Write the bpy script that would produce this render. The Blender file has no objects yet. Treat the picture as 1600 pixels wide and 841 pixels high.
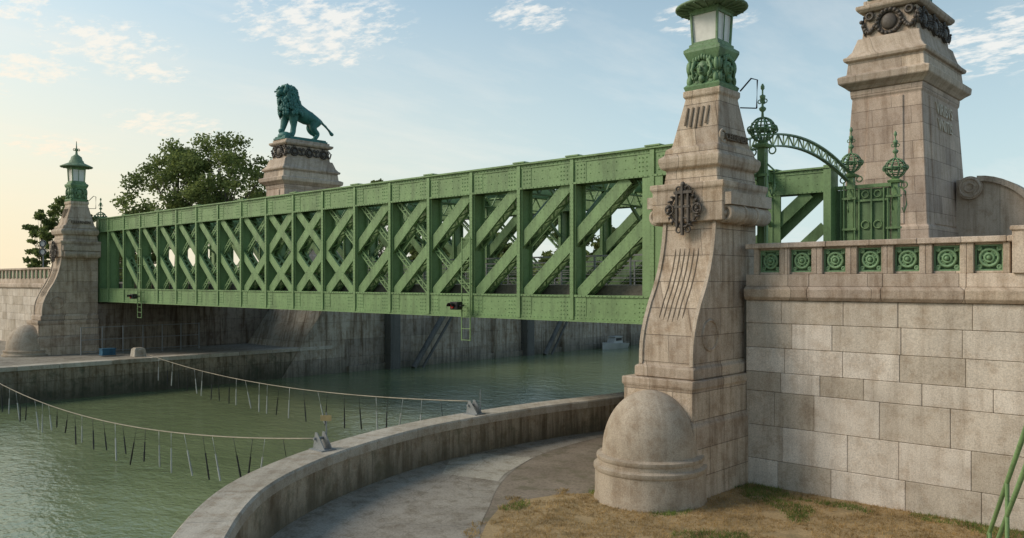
import bpy, math, random
import numpy as np
from mathutils import Vector, Matrix
random.seed(7); np.random.seed(7)
pi=math.pi
scene=bpy.context.scene
COL=scene.collection

# ------------------------------------------------------------------ mesh builder
class MB:
    def __init__(s): s.v=[];s.f=[];s.sm=[];s.val=[]
    def add(s,vs,fs,smooth=False,val=.5):
        b=len(s.v); s.v.extend([tuple(p) for p in vs])
        for f in fs:
            s.f.append([b+i for i in f]); s.sm.append(smooth); s.val.append(val)
    def box(s,x0,x1,y0,y1,z0,z1,val=.5):
        s.add([(x0,y0,z0),(x1,y0,z0),(x1,y1,z0),(x0,y1,z0),(x0,y0,z1),(x1,y0,z1),(x1,y1,z1),(x0,y1,z1)],
              [(3,2,1,0),(4,5,6,7),(0,1,5,4),(1,2,6,5),(2,3,7,6),(3,0,4,7)],val=val)
    def frust(s,st,val=.5):
        vs=[]
        for z,x0,x1,y0,y1 in st: vs+=[(x0,y0,z),(x1,y0,z),(x1,y1,z),(x0,y1,z)]
        fs=[(3,2,1,0)]
        for i in range(len(st)-1):
            a=i*4;b=a+4
            for k in range(4): fs.append((a+k,a+(k+1)%4,b+(k+1)%4,b+k))
        n=(len(st)-1)*4; fs.append((n,n+1,n+2,n+3)); s.add(vs,fs,val=val)
    def beam(s,p,q,w,h,up=(0,1,0)):
        p=Vector(p);q=Vector(q);a=(q-p).normalized();up=Vector(up)
        sd=a.cross(up)
        if sd.length<1e-4: sd=a.cross(Vector((1,0,0)))
        sd.normalize(); u=sd.cross(a).normalized()
        sd=sd*w/2;u=u*h/2
        vs=[p-sd-u,p+sd-u,p+sd+u,p-sd+u,q-sd-u,q+sd-u,q+sd+u,q-sd+u]
        s.add(vs,[(0,1,2,3),(7,6,5,4),(0,4,5,1),(1,5,6,2),(2,6,7,3),(3,7,4,0)])
    def cyl(s,p,q,r0,r1=None,n=12,smooth=True):
        if r1 is None:r1=r0
        p=Vector(p);q=Vector(q);a=(q-p).normalized()
        t=a.cross(Vector((0,0,1)))
        if t.length<1e-3:t=Vector((1,0,0))
        t.normalize();b=a.cross(t)
        vs=[];fs=[]
        for c,r in((p,r0),(q,r1)):
            for i in range(n):
                an=2*pi*i/n; vs.append(c+t*math.cos(an)*r+b*math.sin(an)*r)
        for i in range(n): fs.append((i,(i+1)%n,n+(i+1)%n,n+i))
        s.add(vs,fs,smooth); s.add(vs,[tuple(range(n-1,-1,-1)),tuple(range(n,2*n))])
    def tube(s,pts,r,n=6,smooth=True):
        pts=[Vector(p) for p in pts];m=len(pts);vs=[];fs=[]
        rr=r if isinstance(r,(list,tuple)) else [r]*m
        for i,p in enumerate(pts):
            a=(pts[min(i+1,m-1)]-pts[max(i-1,0)]).normalized()
            t=a.cross(Vector((0,0,1)))
            if t.length<1e-2:t=a.cross(Vector((0,1,0)))
            t.normalize();b=a.cross(t)
            for k in range(n):
                an=2*pi*k/n; vs.append(p+t*math.cos(an)*rr[i]+b*math.sin(an)*rr[i])
        for i in range(m-1):
            for k in range(n): fs.append((i*n+k,i*n+(k+1)%n,(i+1)*n+(k+1)%n,(i+1)*n+k))
        fs.append(tuple(range(n-1,-1,-1)));fs.append(tuple(range((m-1)*n,m*n)))
        s.add(vs,fs,smooth)
    def revolve(s,c,prof,n=24,smooth=True,a0=0,val=.5):
        vs=[];fs=[]
        for r,z in prof:
            for k in range(n):
                an=a0+2*pi*k/n; vs.append((c[0]+r*math.cos(an),c[1]+r*math.sin(an),c[2]+z))
        for i in range(len(prof)-1):
            for k in range(n): fs.append((i*n+k,i*n+(k+1)%n,(i+1)*n+(k+1)%n,(i+1)*n+k))
        s.add(vs,fs,smooth,val)
        s.add(vs[:n],[tuple(range(n-1,-1,-1))]); s.add(vs[-n:],[tuple(range(n))])
    def sph(s,c,rx,ry=None,rz=None,n=14,m=8):
        ry=ry or rx;rz=rz or rx
        vs=[];fs=[]
        for i in range(m+1):
            th=pi*i/m
            for k in range(n):
                an=2*pi*k/n
                vs.append((c[0]+rx*math.sin(th)*math.cos(an),c[1]+ry*math.sin(th)*math.sin(an),c[2]-rz*math.cos(th)))
        for i in range(m):
            for k in range(n): fs.append((i*n+k,i*n+(k+1)%n,(i+1)*n+(k+1)%n,(i+1)*n+k))
        s.add(vs,fs,True)
    def torus(s,c,ax,R,r,n=20,k=6,a0=0,a1=2*pi,sq=1.0):
        c=Vector(c);ax=Vector(ax).normalized();t=ax.cross(Vector((0,0,1)))
        if t.length<1e-3:t=Vector((1,0,0))
        t.normalize();b=ax.cross(t)
        full=abs(a1-a0-2*pi)<1e-4; N=n if full else n+1
        vs=[];fs=[]
        for i in range(N):
            an=a0+(a1-a0)*i/n; d=t*math.cos(an)+b*math.sin(an)*sq
            for j in range(k):
                bn=2*pi*j/k; vs.append(c+d*R+d.normalized()*math.cos(bn)*r+ax*math.sin(bn)*r)
        for i in range(n):
            i2=(i+1)%N
            for j in range(k): fs.append((i*k+j,i*k+(j+1)%k,i2*k+(j+1)%k,i2*k+j))
        s.add(vs,fs,True)
    def rivet(s,p,nrm,r=.032):
        p=Vector(p);nrm=Vector(nrm);t=nrm.cross(Vector((0,0,1)));
        if t.length<.1:t=Vector((1,0,0))
        b=nrm.cross(t)
        vs=[p+t*r*math.cos(a)+b*r*math.sin(a) for a in (0,pi/2.5,2*pi/2.5,3*pi/2.5,4*pi/2.5)]+[p+nrm*r*.85]
        s.add(vs,[(i,(i+1)%5,5) for i in range(5)],False)

def mk(mb,name,mat,parent=None,O=(0,0,0),loc=None,bevel=0):
    me=bpy.data.meshes.new(name)
    v=np.array(mb.v,dtype=float)-np.array(O)
    me.from_pydata(v.tolist(),[],mb.f); 
    me.polygons.foreach_set('use_smooth',mb.sm)
    at=me.attributes.new('blk','FLOAT','FACE'); at.data.foreach_set('value',mb.val)
    me.materials.append(mat); me.update()
    ob=bpy.data.objects.new(name,me); COL.objects.link(ob)
    if parent: ob.parent=parent; ob.location=(0,0,0) if loc is None else loc
    else: ob.location=O if loc is None else loc
    if bevel:
        b=ob.modifiers.new('bev','BEVEL');b.width=bevel;b.segments=1;b.limit_method='ANGLE';b.angle_limit=.6
    return ob
def thing(ob,label,cat,group=None):
    ob['label']=label;ob['category']=cat
    if group: ob['group']=group
    return ob
def empty(name,O,label,cat,group=None):
    e=bpy.data.objects.new(name,None);e.empty_display_size=.3;e.location=O;COL.objects.link(e)
    return thing(e,label,cat,group)
def struct(ob): ob['kind']='structure';return ob
def dup(root,d,parent=None):
    o=root.copy();COL.objects.link(o)
    if parent is None: o.location=Vector(root.location)+Vector(d)
    else: o.parent=parent
    for c in root.children: dup(c,d,o)
    return o
def text_mesh(txt,size,ext):
    cu=bpy.data.curves.new('txt','FONT');cu.body=txt;cu.size=size;cu.extrude=ext;cu.offset=.012*size;cu.align_x='CENTER';cu.align_y='CENTER';cu.resolution_u=3
    ob=bpy.data.objects.new('txt',cu);COL.objects.link(ob)
    dg=bpy.context.evaluated_depsgraph_get();dg.update()
    me=bpy.data.meshes.new_from_object(ob.evaluated_get(dg))
    vs=[v.co.copy() for v in me.vertices];fs=[tuple(p.vertices) for p in me.polygons]
    bpy.data.objects.remove(ob);return vs,fs
def add_text(mb,txt,size,ext,mat4):
    vs,fs=text_mesh(txt,size,ext); mb.add([mat4@v for v in vs],fs)

# ------------------------------------------------------------------ materials
class NT:
    def __init__(s,name):
        s.m=bpy.data.materials.new(name);s.m.use_nodes=True;s.t=s.m.node_tree;s.n=s.t.nodes;s.l=s.t.links
        s.b=s.n['Principled BSDF']; s.tc=s.n.new('ShaderNodeTexCoord')
    def new(s,ty,**k):
        n=s.n.new(ty)
        for a,b in k.items(): setattr(n,a,b)
        return n
    def mapv(s,sc):
        mp=s.new('ShaderNodeMapping');mp.inputs['Scale'].default_value=sc;s.l.new(s.tc.outputs['Object'],mp.inputs[0]);return mp.outputs[0]
    def noise(s,sc,vec=None,det=4,rough=.55):
        n=s.new('ShaderNodeTexNoise');n.inputs['Scale'].default_value=sc;n.inputs['Detail'].default_value=det;n.inputs['Roughness'].default_value=rough
        s.l.new(vec if vec is not None else s.tc.outputs['Object'],n.inputs['Vector']);return n.outputs['Fac']
    def ramp(s,fac,stops):
        r=s.new('ShaderNodeValToRGB');e=r.color_ramp.elements
        while len(e)<len(stops): e.new(.5)
        for i,(p,c) in enumerate(stops):
            e[i].position=p; e[i].color=(*c,1) if isinstance(c,tuple) else (c,c,c,1)
        s.l.new(fac,r.inputs[0]);return r.outputs[0]
    def mix(s,a,b,fac,mode='MIX'):
        m=s.new('ShaderNodeMix',data_type='RGBA',blend_type=mode)
        for sock,val in ((m.inputs[6],a),(m.inputs[7],b),(m.inputs[0],fac)):
            if isinstance(val,tuple): sock.default_value=(*val,1)
            elif isinstance(val,(int,float)): sock.default_value=val
            else: s.l.new(val,sock)
        return m.outputs[2]
    def math(s,op,a,b=0.,clamp=False):
        m=s.new('ShaderNodeMath',operation=op);m.use_clamp=clamp
        for i,val in enumerate((a,b)):
            if isinstance(val,(int,float)): m.inputs[i].default_value=val
            else: s.l.new(val,m.inputs[i])
        return m.outputs[0]
    def bump(s,h,st=.3,dist=.05,prev=None):
        b=s.new('ShaderNodeBump');b.inputs['Strength'].default_value=st;b.inputs['Distance'].default_value=dist
        s.l.new(h,b.inputs['Height'])
        if prev is not None:s.l.new(prev,b.inputs['Normal'])
        return b.outputs[0]
    def out(s,col=None,rough=.8,normal=None,metal=0,spec=None):
        if col is not None:
            if isinstance(col,tuple): s.b.inputs['Base Color'].default_value=(*col,1)
            else: s.l.new(col,s.b.inputs['Base Color'])
        if isinstance(rough,(int,float)): s.b.inputs['Roughness'].default_value=rough
        else: s.l.new(rough,s.b.inputs['Roughness'])
        s.b.inputs['Metallic'].default_value=metal
        if spec is not None:s.b.inputs['Specular IOR Level'].default_value=spec
        if normal is not None:s.l.new(normal,s.b.inputs['Normal'])
        return s.m
def stone(name,c,brick=None,stain=.5,mossy=None,blkvar=.16,streak=.6,low=None):
    t=NT(name);sp=t.new('ShaderNodeSeparateXYZ');t.l.new(t.tc.outputs['Object'],sp.inputs[0])
    u=t.math('ADD',sp.outputs[0],sp.outputs[1]);cb=t.new('ShaderNodeCombineXYZ');t.l.new(u,cb.inputs[0]);t.l.new(sp.outputs[2],cb.inputs[1])
    uv=cb.outputs[0]
    c2=tuple(x*.8 for x in c);c3=(c[0]*1.13,c[1]*1.13,c[2]*1.13)
    big=t.noise(.55,det=5,rough=.62)
    col=t.mix(t.ramp(big,[(.3,c2),(.55,c),(.75,c3)]),(1,1,1),0.)
    nrm=None
    if brick:
        b=t.new('ShaderNodeTexBrick');b.offset=.5;b.inputs['Scale'].default_value=1;b.inputs['Brick Width'].default_value=brick[0];b.inputs['Row Height'].default_value=brick[1]
        b.inputs['Mortar Size'].default_value=.010;b.inputs['Mortar Smooth'].default_value=.3;b.inputs['Bias'].default_value=0
        b.inputs['Color1'].default_value=(1.10,1.07,1.03,1);b.inputs['Color2'].default_value=(.78,.75,.74,1);b.inputs['Mortar'].default_value=(.42,.4,.38,1)
        t.l.new(uv,b.inputs['Vector']);col=t.mix(col,b.outputs['Color'],1.,'MULTIPLY')
        nrm=t.bump(t.math('SUBTRACT',1.,b.outputs['Fac']),.6,.03)
    at=t.new('ShaderNodeAttribute',attribute_name='blk')
    mr=t.new('ShaderNodeMapRange');mr.inputs[3].default_value=1-blkvar;mr.inputs[4].default_value=1+blkvar;t.l.new(at.outputs['Fac'],mr.inputs[0])
    cc=t.new('ShaderNodeCombineXYZ')
    t.l.new(mr.outputs[0],cc.inputs[0]);t.l.new(t.math('POWER',mr.outputs[0],1.1),cc.inputs[1]);t.l.new(t.math('POWER',mr.outputs[0],1.3),cc.inputs[2])
    col=t.mix(col,cc.outputs[0],1.,'MULTIPLY')
    mp=t.new('ShaderNodeMapping');mp.inputs['Scale'].default_value=(3.2,.22,1);t.l.new(uv,mp.inputs[0])
    st=t.noise(1.0,mp.outputs[0],7,.7)
    col=t.mix(col,t.ramp(st,[(.36,(.42,.35,.28)),(.53,(1.,1.,1.))]),streak,'MULTIPLY')
    bl=t.noise(2.3,det=7,rough=.74)
    col=t.mix(col,t.ramp(bl,[(.34,(.60,.50,.40)),(.52,(1.,1.,1.))]),stain,'MULTIPLY')
    fine=t.noise(30,det=3,rough=.75)
    col=t.mix(col,t.ramp(fine,[(.3,.58),(.5,1.),(.7,1.3)]),.7,'MULTIPLY')
    if mossy:
        gm=t.noise(1.1,det=6,rough=.7)
        col=t.mix(col,mossy,t.ramp(gm,[(.50,0.),(.66,.85)]))
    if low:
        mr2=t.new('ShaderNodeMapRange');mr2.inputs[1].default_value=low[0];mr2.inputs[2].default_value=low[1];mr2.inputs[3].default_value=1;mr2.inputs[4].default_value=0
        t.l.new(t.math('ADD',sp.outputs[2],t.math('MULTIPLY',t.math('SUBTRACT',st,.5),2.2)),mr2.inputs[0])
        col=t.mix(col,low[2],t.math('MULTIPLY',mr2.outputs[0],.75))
    nrm=t.bump(fine,.35,.02,nrm);nrm=t.bump(bl,.25,.05,nrm)
    return t.out(col,.86,nrm,spec=.3)
M_wall=stone('wall_granite',(.62,.54,.445),None,.5,blkvar=.18,streak=.32)
M_pyl=stone('pylon_granite',(.56,.465,.365),(1.5,.75),.65,streak=.65)
M_smooth=stone('smooth_granite',(.53,.44,.345),None,.6,streak=.5)
M_guard=stone('guard_stone_granite',(.46,.38,.29),None,.55,streak=.3)
M_tower=stone('tower_granite',(.57,.46,.375),(1.7,.78),.4,streak=.45)
M_trim=stone('trim_granite',(.58,.485,.39),(2.2,5.),.5,streak=.5)
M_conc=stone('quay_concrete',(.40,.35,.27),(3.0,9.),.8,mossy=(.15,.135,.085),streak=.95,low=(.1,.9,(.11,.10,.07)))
M_cap=stone('quay_cap',(.50,.45,.37),None,.7,blkvar=.16,streak=.3)
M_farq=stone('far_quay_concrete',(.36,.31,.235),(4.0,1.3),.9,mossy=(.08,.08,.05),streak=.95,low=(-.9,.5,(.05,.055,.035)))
M_under=stone('abutment_shade_concrete',(.28,.24,.19),(3.0,1.),.8,streak=1.)  # stained concrete; base darkened to put the deck's shadow into the colour
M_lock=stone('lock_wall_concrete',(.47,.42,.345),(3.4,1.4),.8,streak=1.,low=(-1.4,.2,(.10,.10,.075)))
def paint(name,c,rough=.42,wear=.35,metal=0):
    t=NT(name);n=t.noise(.9,det=6,rough=.65);f=t.noise(14,det=4,rough=.7)
    col=t.ramp(n,[(.3,tuple(x*.78 for x in c)),(.6,c),(.8,tuple(x*1.15 for x in c))])
    col=t.mix(col,t.ramp(f,[(.33,(.62,.6,.5)),(.5,(1.,1.,1.))]),wear,'MULTIPLY')
    mp=t.mapv((2.5,2.5,.25));st=t.noise(1.,mp,5,.7)
    col=t.mix(col,t.ramp(st,[(.36,.6),(.52,1.)]),wear*1.2,'MULTIPLY')
    return t.out(col,t.ramp(f,[(.3,rough+.2),(.7,rough-.05)]),t.bump(f,.12,.01),metal)
M_green=paint('green_steel_paint',(.205,.325,.135),.42,.6)
M_greenD=paint('green_steel_shaded',(.13,.21,.09),.5,.5)  # bridge green darkened: shade of inner and recessed members put into the colour
M_orn=paint('green_ornament_paint',(.17,.285,.14),.5,.9)
M_gril=paint('green_grille_paint',(.20,.34,.17),.5,.7)
M_cu=paint('verdigris_copper',(.26,.36,.225),.55,.6)
M_roof=paint('lantern_roof_copper',(.20,.29,.17),.55,.8)
M_lion=paint('bronze_patina',(.05,.19,.165),.5,.9)
M_brz=paint('dark_bronze',(.10,.08,.064),.5,.7)
M_steel=paint('grey_steel',(.28,.29,.29),.5,.4,.2)
M_dsteel=paint('weir_steel',(.14,.135,.12),.65,.9)
M_black=paint('black_plastic',(.012,.012,.012),.4,.2)
M_white=paint('white_paint',(.5,.5,.47),.5,.2)
M_blue=paint('blue_paint',(.03,.12,.20),.5,.4)
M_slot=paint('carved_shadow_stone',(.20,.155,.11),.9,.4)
M_gold=paint('weathered_gilt',(.58,.48,.36),.5,.3)
M_rope=paint('pale_rope',(.40,.34,.26),.8,.4)
M_rod=paint('pale_rod',(.5,.5,.48),.4,.3)
M_sign=paint('yellow_sign',(.5,.36,.16),.5,.2)
def simple(name,c,rough=.5):
    t=NT(name);n=t.noise(6);t.out(t.ramp(n,[(.3,tuple(x*.85 for x in c)),(.7,c)]),rough)
    return t.m
M_glass=simple('frosted_lantern_glass',(.74,.72,.66),.35)
M_red=simple('red_signal_lens',(.42,.015,.015),.2)
def water():
    t=NT('canal_water')
    a=t.noise(.8,t.mapv((1,1.5,1)),3,.5);b=t.noise(3.4,t.mapv((1,1.3,1)),3,.6);c=t.noise(.12,det=2);d_=t.noise(9,det=2)
    h=t.math('ADD',t.math('ADD',t.math('MULTIPLY',a,.8),t.math('MULTIPLY',b,.40)),t.math('MULTIPLY',d_,.08))
    n=t.bump(h,.6,.13)
    col=t.ramp(c,[(.35,(.165,.205,.10)),(.65,(.205,.25,.125))])
    m=t.out(col,.05,n);t.b.inputs['IOR'].default_value=1.38;return m
M_water=water()
def ground_mat(name,stops,fine=25,bmp=.4,crack=False,blotch=None,sc=.35):
    t=NT(name);n=t.noise(sc,det=8,rough=.7);f=t.noise(fine,det=5,rough=.75)
    col=t.ramp(n,stops);col=t.mix(col,t.ramp(f,[(.3,.55),(.5,1.),(.7,1.3)]),.8,'MULTIPLY')
    if blotch:
        g=t.noise(1.6,det=7,rough=.75);col=t.mix(col,blotch,t.ramp(g,[(.5,0.),(.62,.85)]))
    if crack:
        v=t.new('ShaderNodeTexVoronoi',feature='DISTANCE_TO_EDGE');v.inputs['Scale'].default_value=.38
        nn=t.new('ShaderNodeTexNoise');nn.inputs['Scale'].default_value=1.3;t.l.new(t.tc.outputs['Object'],nn.inputs['Vector'])
        mm=t.mix(t.tc.outputs['Object'],nn.outputs['Color'],.35,'ADD');t.l.new(mm,v.inputs['Vector'])
        col=t.mix(col,t.ramp(v.outputs['Distance'],[(.0,.45),(.008,1.)]),.4,'MULTIPLY')
        sp_=t.noise(2.2,det=9,rough=.8);col=t.mix(col,t.ramp(sp_,[(.38,(.52,.47,.39)),(.52,(1.,1.,1.))]),.75,'MULTIPLY')
    return t.out(col,.92,t.bump(f,bmp,.02),spec=.2)
M_path=ground_mat('path_asphalt',[(.3,(.24,.21,.17)),(.5,(.33,.295,.24)),(.72,(.41,.37,.305))],18,.3,True,sc=.5)
M_asph=ground_mat('old_dark_asphalt',[(.3,(.17,.135,.10)),(.5,(.24,.195,.145)),(.7,(.31,.255,.195))],14,.5,False,(.16,.14,.09))
M_soil=ground_mat('dry_grass_soil',[(.3,(.27,.19,.095)),(.5,(.40,.285,.15)),(.7,(.48,.35,.19))],20,.8,False,(.25,.19,.10),.6)
M_terr=ground_mat('terrace_ground',[(.3,(.12,.11,.09)),(.6,(.2,.18,.14))],8)
M_land=ground_mat('land',[(.3,(.05,.07,.03)),(.6,(.10,.11,.05))],.5)
def leafmat(name,a,b,sc=.35):
    t=NT(name);n=t.noise(sc,det=4,rough=.7);f=t.noise(3,det=2)
    col=t.mix(t.ramp(n,[(.35,a),(.65,b)]),t.ramp(f,[(.3,.6),(.7,1.3)]),.7,'MULTIPLY')
    t.out(col,.7,spec=.2)
    tr=t.new('ShaderNodeBsdfTranslucent');t.l.new(col,tr.inputs[0]);ms=t.new('ShaderNodeMixShader');ms.inputs[0].default_value=.5
    t.l.new(t.b.outputs[0],ms.inputs[1]);t.l.new(tr.outputs[0],ms.inputs[2]);t.l.new(ms.outputs[0],t.n['Material Output'].inputs[0])
    return t.m
M_leaf=leafmat('oak_foliage',(.10,.14,.045),(.25,.30,.095))
M_leaf2=leafmat('far_foliage',(.10,.135,.045),(.24,.28,.085),.15)
M_bark=ground_mat('bark',[(.3,(.09,.07,.05)),(.7,(.17,.135,.10))],8)
M_blade=leafmat('dry_grass_blades',(.36,.25,.11),(.60,.43,.21),1.2)
M_bladeg=leafmat('green_grass_blades',(.14,.20,.05),(.24,.31,.08),1.2)

# ------------------------------------------------------------------ ground & water
WZ=-1.2
def sheet(name,pts,z,mat):
    m=MB();m.add([(x,y,z) for x,y in pts],[tuple(range(len(pts)))]);return struct(mk(m,name,mat))
sheet('ground',[(-3500,-3500),(3500,-3500),(3500,3500),(-3500,3500)],-1.7,M_land)
sheet('water',[(-54.65,-150),(60,-150),(60,-4),(20,60),(20,420),(-54.65,420)],WZ,M_water)

def catmull(P,k=8):
    out=[]
    for i in range(len(P)-1):
        p0=Vector(P[max(i-1,0)]);p1=Vector(P[i]);p2=Vector(P[i+1]);p3=Vector(P[min(i+2,len(P)-1)])
        for j in range(k):
            t=j/k;out.append(.5*((2*p1)+(-p0+p2)*t+(2*p0-5*p1+4*p2-p3)*t*t+(-p0+3*p1-3*p2+p3)*t**3))
    out.append(Vector(P[-1]));return out
CP=[(14,-3.5),(6,-1.4),(-1,.8),(-6.3,3.0),(-10.6,5.3),(-14.2,7.6),(-16.9,10.0),(-18.6,12.7),(-19.65,15.5),(-20.2,18),(-20.35,20.8),(-20.2,24),(-19.7,27),(-19.2,32),(-19,42),(-19,60),(-19,110)]
C=catmull(CP,8)
def offs(C,d):
    out=[]
    for i,p in enumerate(C):
        t=(C[min(i+1,len(C)-1)]-C[max(i-1,0)]).normalized();n=Vector((-t.y,t.x));out.append(p+n*d)
    return out
GZ=.10
sheet('near_bank_ground',[tuple(p) for p in offs(C,.3)]+[(40,110),(40,-8)],GZ,M_asph)
par=MB()
prof=[(-.0,GZ-.2),(-.0,1.08),(.88,1.08),(.94,-1.8)]
rings=[offs(C,d) for d,z in prof]
vs=[];N=len(C)
for (d,z),R in zip(prof,rings): vs+=[(p.x,p.y,z) for p in R]
fs=[]
for k in range(len(prof)-1):
    for i in range(N-1): fs.append((k*N+i,k*N+i+1,(k+1)*N+i+1,(k+1)*N+i))
par.add(vs,fs)
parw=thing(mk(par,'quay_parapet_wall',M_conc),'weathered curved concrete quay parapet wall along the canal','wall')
cap=MB()
L=[0]
for i in range(1,N):L.append(L[-1]+(C[i]-C[i-1]).length)
def at(s,d):
    s=max(0,min(L[-1]-1e-3,s));i=max(j for j in range(N) if L[j]<=s);i=min(i,N-2)
    t=(s-L[i])/(L[i+1]-L[i]);p=C[i].lerp(C[i+1],t)
    a=C[min(i+2,N-1)]-C[i];b=C[i+1]-C[max(i-1,0)];tg=(b.normalized().lerp(a.normalized(),t)).normalized()
    return p+Vector((-tg.y,tg.x))*d
s=0
while s<L[-1]-2:
    ln=1.9+random.random()*.5;sub=4;vv=[];cz=1.35
    pr=[(-.03,1.075),(-.03,cz-.05),(.02,cz),(.95,cz),(1.0,cz-.05),(1.0,1.075)]
    for k in range(sub+1):
        q=s+.008+(ln-.016)*k/sub
        for d,z in pr:
            p=at(q,d);vv.append((p.x,p.y,z))
    ff=[]
    n=len(pr)
    for k in range(sub):
        for j in range(n): ff.append((k*n+j,k*n+(j+1)%n,(k+1)*n+(j+1)%n,(k+1)*n+j))
    ff.append(tuple(range(n-1,-1,-1)));ff.append(tuple(range(sub*n,(sub+1)*n)))
    cap.add(vv,ff,val=random.random());s+=ln
mk(cap,'coping',M_cap,parw)
B=catmull([(6,3.2),(-1,5.2),(-8.6,9.2),(-13.45,13.4),(-15.3,15.6),(-16.8,17.6),(-18.0,19.8),(-18.7,22),(-19.0,25),(-18.9,29),(-18.6,34),(-18.4,60)],10)
sheet('path',[(p.x,p.y) for p in [q for q in offs(C,.02) if q.y<60 and q.x<7]]+[(p.x,p.y) for p in reversed(B)],GZ+.006,M_path)
sheet('path_patch',[(-17.0,17.7),(-17.5,18.5),(-17.9,19.5),(-18.4,20.8),(-20.2,20.2),(-20.1,18.6),(-19.5,17.9),(-18.9,17.2)],GZ+.012,ground_mat('pale_concrete',[(.3,(.38,.345,.275)),(.6,(.47,.43,.35))],22,.25,True))
G=[(-13.3,13.2),(-14.3,14.5),(-14.95,15.6),(-15.0,16.8),(-14.7,17.8),(-14.2,18.4),(-14.4,19.2),(-13.9,20),(-12,20.3),(-11.4,22.52),(8,22.52),(8,5),(-1,6.5),(-8.4,10)]
sheet('grass_ground',G,GZ+.012,M_soil)
def inpoly(x,y,P):
    c=False;j=len(P)-1
    for i in range(len(P)):
        if (P[i][1]>y)!=(P[j][1]>y) and x<(P[j][0]-P[i][0])*(y-P[i][1])/(P[j][1]-P[i][1])+P[i][0]:c=not c
        j=i
    return c
from mathutils import noise as mn
def grass(name,n,mat,green):
    m=MB();c=0;tries=0
    while c<n and tries<n*12:
        tries+=1
        x=random.uniform(-15.8,2);y=random.uniform(10,22.5)
        if green:
            dens=mn.noise(Vector((x*.5,y*.5,3)))+ (.35 if y>21.6 else 0)+(.3 if abs(math.hypot(x+12.7,y-19.2)-1.6)<.25 else 0)
            if dens<.33: continue
            if not inpoly(x,y,G): continue
        else:
            jx=x+mn.noise(Vector((x*1.3,y*1.3,0)))*.9;jy=y+mn.noise(Vector((x*1.3,y*1.3,9)))*.9
            if not inpoly(jx,jy,G): continue
            if mn.noise(Vector((x*.9,y*.9,7)))<-.3: continue
        if math.hypot(x+12.7,y-19.2)<1.45: continue
        for _ in range(3):
            a=random.uniform(0,2*pi);h=random.uniform(.025,.095)*(1.3 if green else 1);w=random.uniform(.008,.016)
            px=x+random.gauss(0,.04);py=y+random.gauss(0,.04);le=random.uniform(.0,1.)*h*1.4;b=random.uniform(0,2*pi)
            m.add([(px-math.cos(a)*w,py-math.sin(a)*w,GZ),(px+math.cos(a)*w,py+math.sin(a)*w,GZ),(px+math.cos(b)*le,py+math.sin(b)*le,GZ+h)],[(0,1,2)])
        c+=1
    o=mk(m,name,mat);o['kind']='stuff';thing(o,'short sunburnt turf beside the granite wall' if not green else 'green weeds growing at the foot of the wall','grass');return o
grass('dry_grass',30000,M_blade,False)
grass('green_grass',5500,M_bladeg,True)

# ------------------------------------------------------------------ terraces, abutments
m=MB();m.box(-12.95,60,22.75,110,-1,5.9);m.box(-13.85,-12.95,23.5,60,-1,4.4)
struct(mk(m,'near_terrace_ground',M_terr))
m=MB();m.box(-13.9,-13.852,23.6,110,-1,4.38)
thing(mk(m,'abutment_wall',M_under),'stained concrete abutment wall beneath the bridge, darkened for its shade','wall')
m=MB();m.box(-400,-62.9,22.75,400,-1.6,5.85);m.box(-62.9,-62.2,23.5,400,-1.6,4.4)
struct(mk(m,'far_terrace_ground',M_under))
m=MB();m.box(-400,-54.95,-150,36,-1.9,.93);struct(mk(m,'far_bank_ground',M_path))
m=MB();m.box(-54.94,-54.6,-150,36,-1.9,.72);
fq=thing(mk(m,'quay_wall',M_farq),'dark mossy concrete quay wall on the opposite bank','wall')
m=MB();y=-60
while y<35.5:
    ln=2.2+random.random();m.box(-55.6,-54.5,y,y+ln-.02,.73,1.0,val=random.random());y+=ln
mk(m,'coping',M_cap,fq,bevel=.02)
m=MB()
m.add([(-62.3,33.2,-1.8),(-54.55,33.2,-1.8),(-54.55,39.5,-1.8),(-62.3,39.5,-1.8),(-62.3,37.8,4.6),(-54.55,37.8,4.6),(-54.55,39.5,4.6),(-62.3,39.5,4.6)],[(3,2,1,0),(4,5,6,7),(0,1,5,4),(1,2,6,5),(2,3,7,6),(3,0,4,7)])
m.box(-64,-54.6,39.5,120,-1.8,4.7)
m.box(-64,-54.3,39.5,120,-1.8,-.7)
for yy in (56,66,78,90,104): m.box(-54.7,-54.1,yy,yy+.8,-1.8,4.2)
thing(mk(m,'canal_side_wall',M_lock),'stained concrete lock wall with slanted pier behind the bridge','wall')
def weir(y0):
    e=empty('weir_frame',(-54,y0,WZ),'weathered steel weir frame with slanted strut against the wall','weir','steel weir frames')
    O=(-54,y0,WZ)
    m=MB();m.box(-54.5,-53.7,y0,y0+.12,-1.5,4.6);m.box(-54.5,-53.7,y0+.9,y0+1.02,-1.5,4.6)
    m.box(-53.85,-53.7,y0+.12,y0+.9,-1.5,4.5);
    for z in(0,1.2,2.4,3.6): m.box(-54.5,-53.6,y0-.05,y0,z,z+.12)
    mk(m,'upright_plate',M_dsteel,e,O)
    m=MB();m.cyl((-53.2,y0+2.0,-1.2),(-53.8,y0+7.0,4.4),.24,.24,14);m.cyl((-53.2,y0+2.9,-1.4),(-53.8,y0+8.1,4.4),.12,.12,8)
    mk(m,'strut',M_dsteel,e,O)
weir(43.2);weir(60.)

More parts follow.
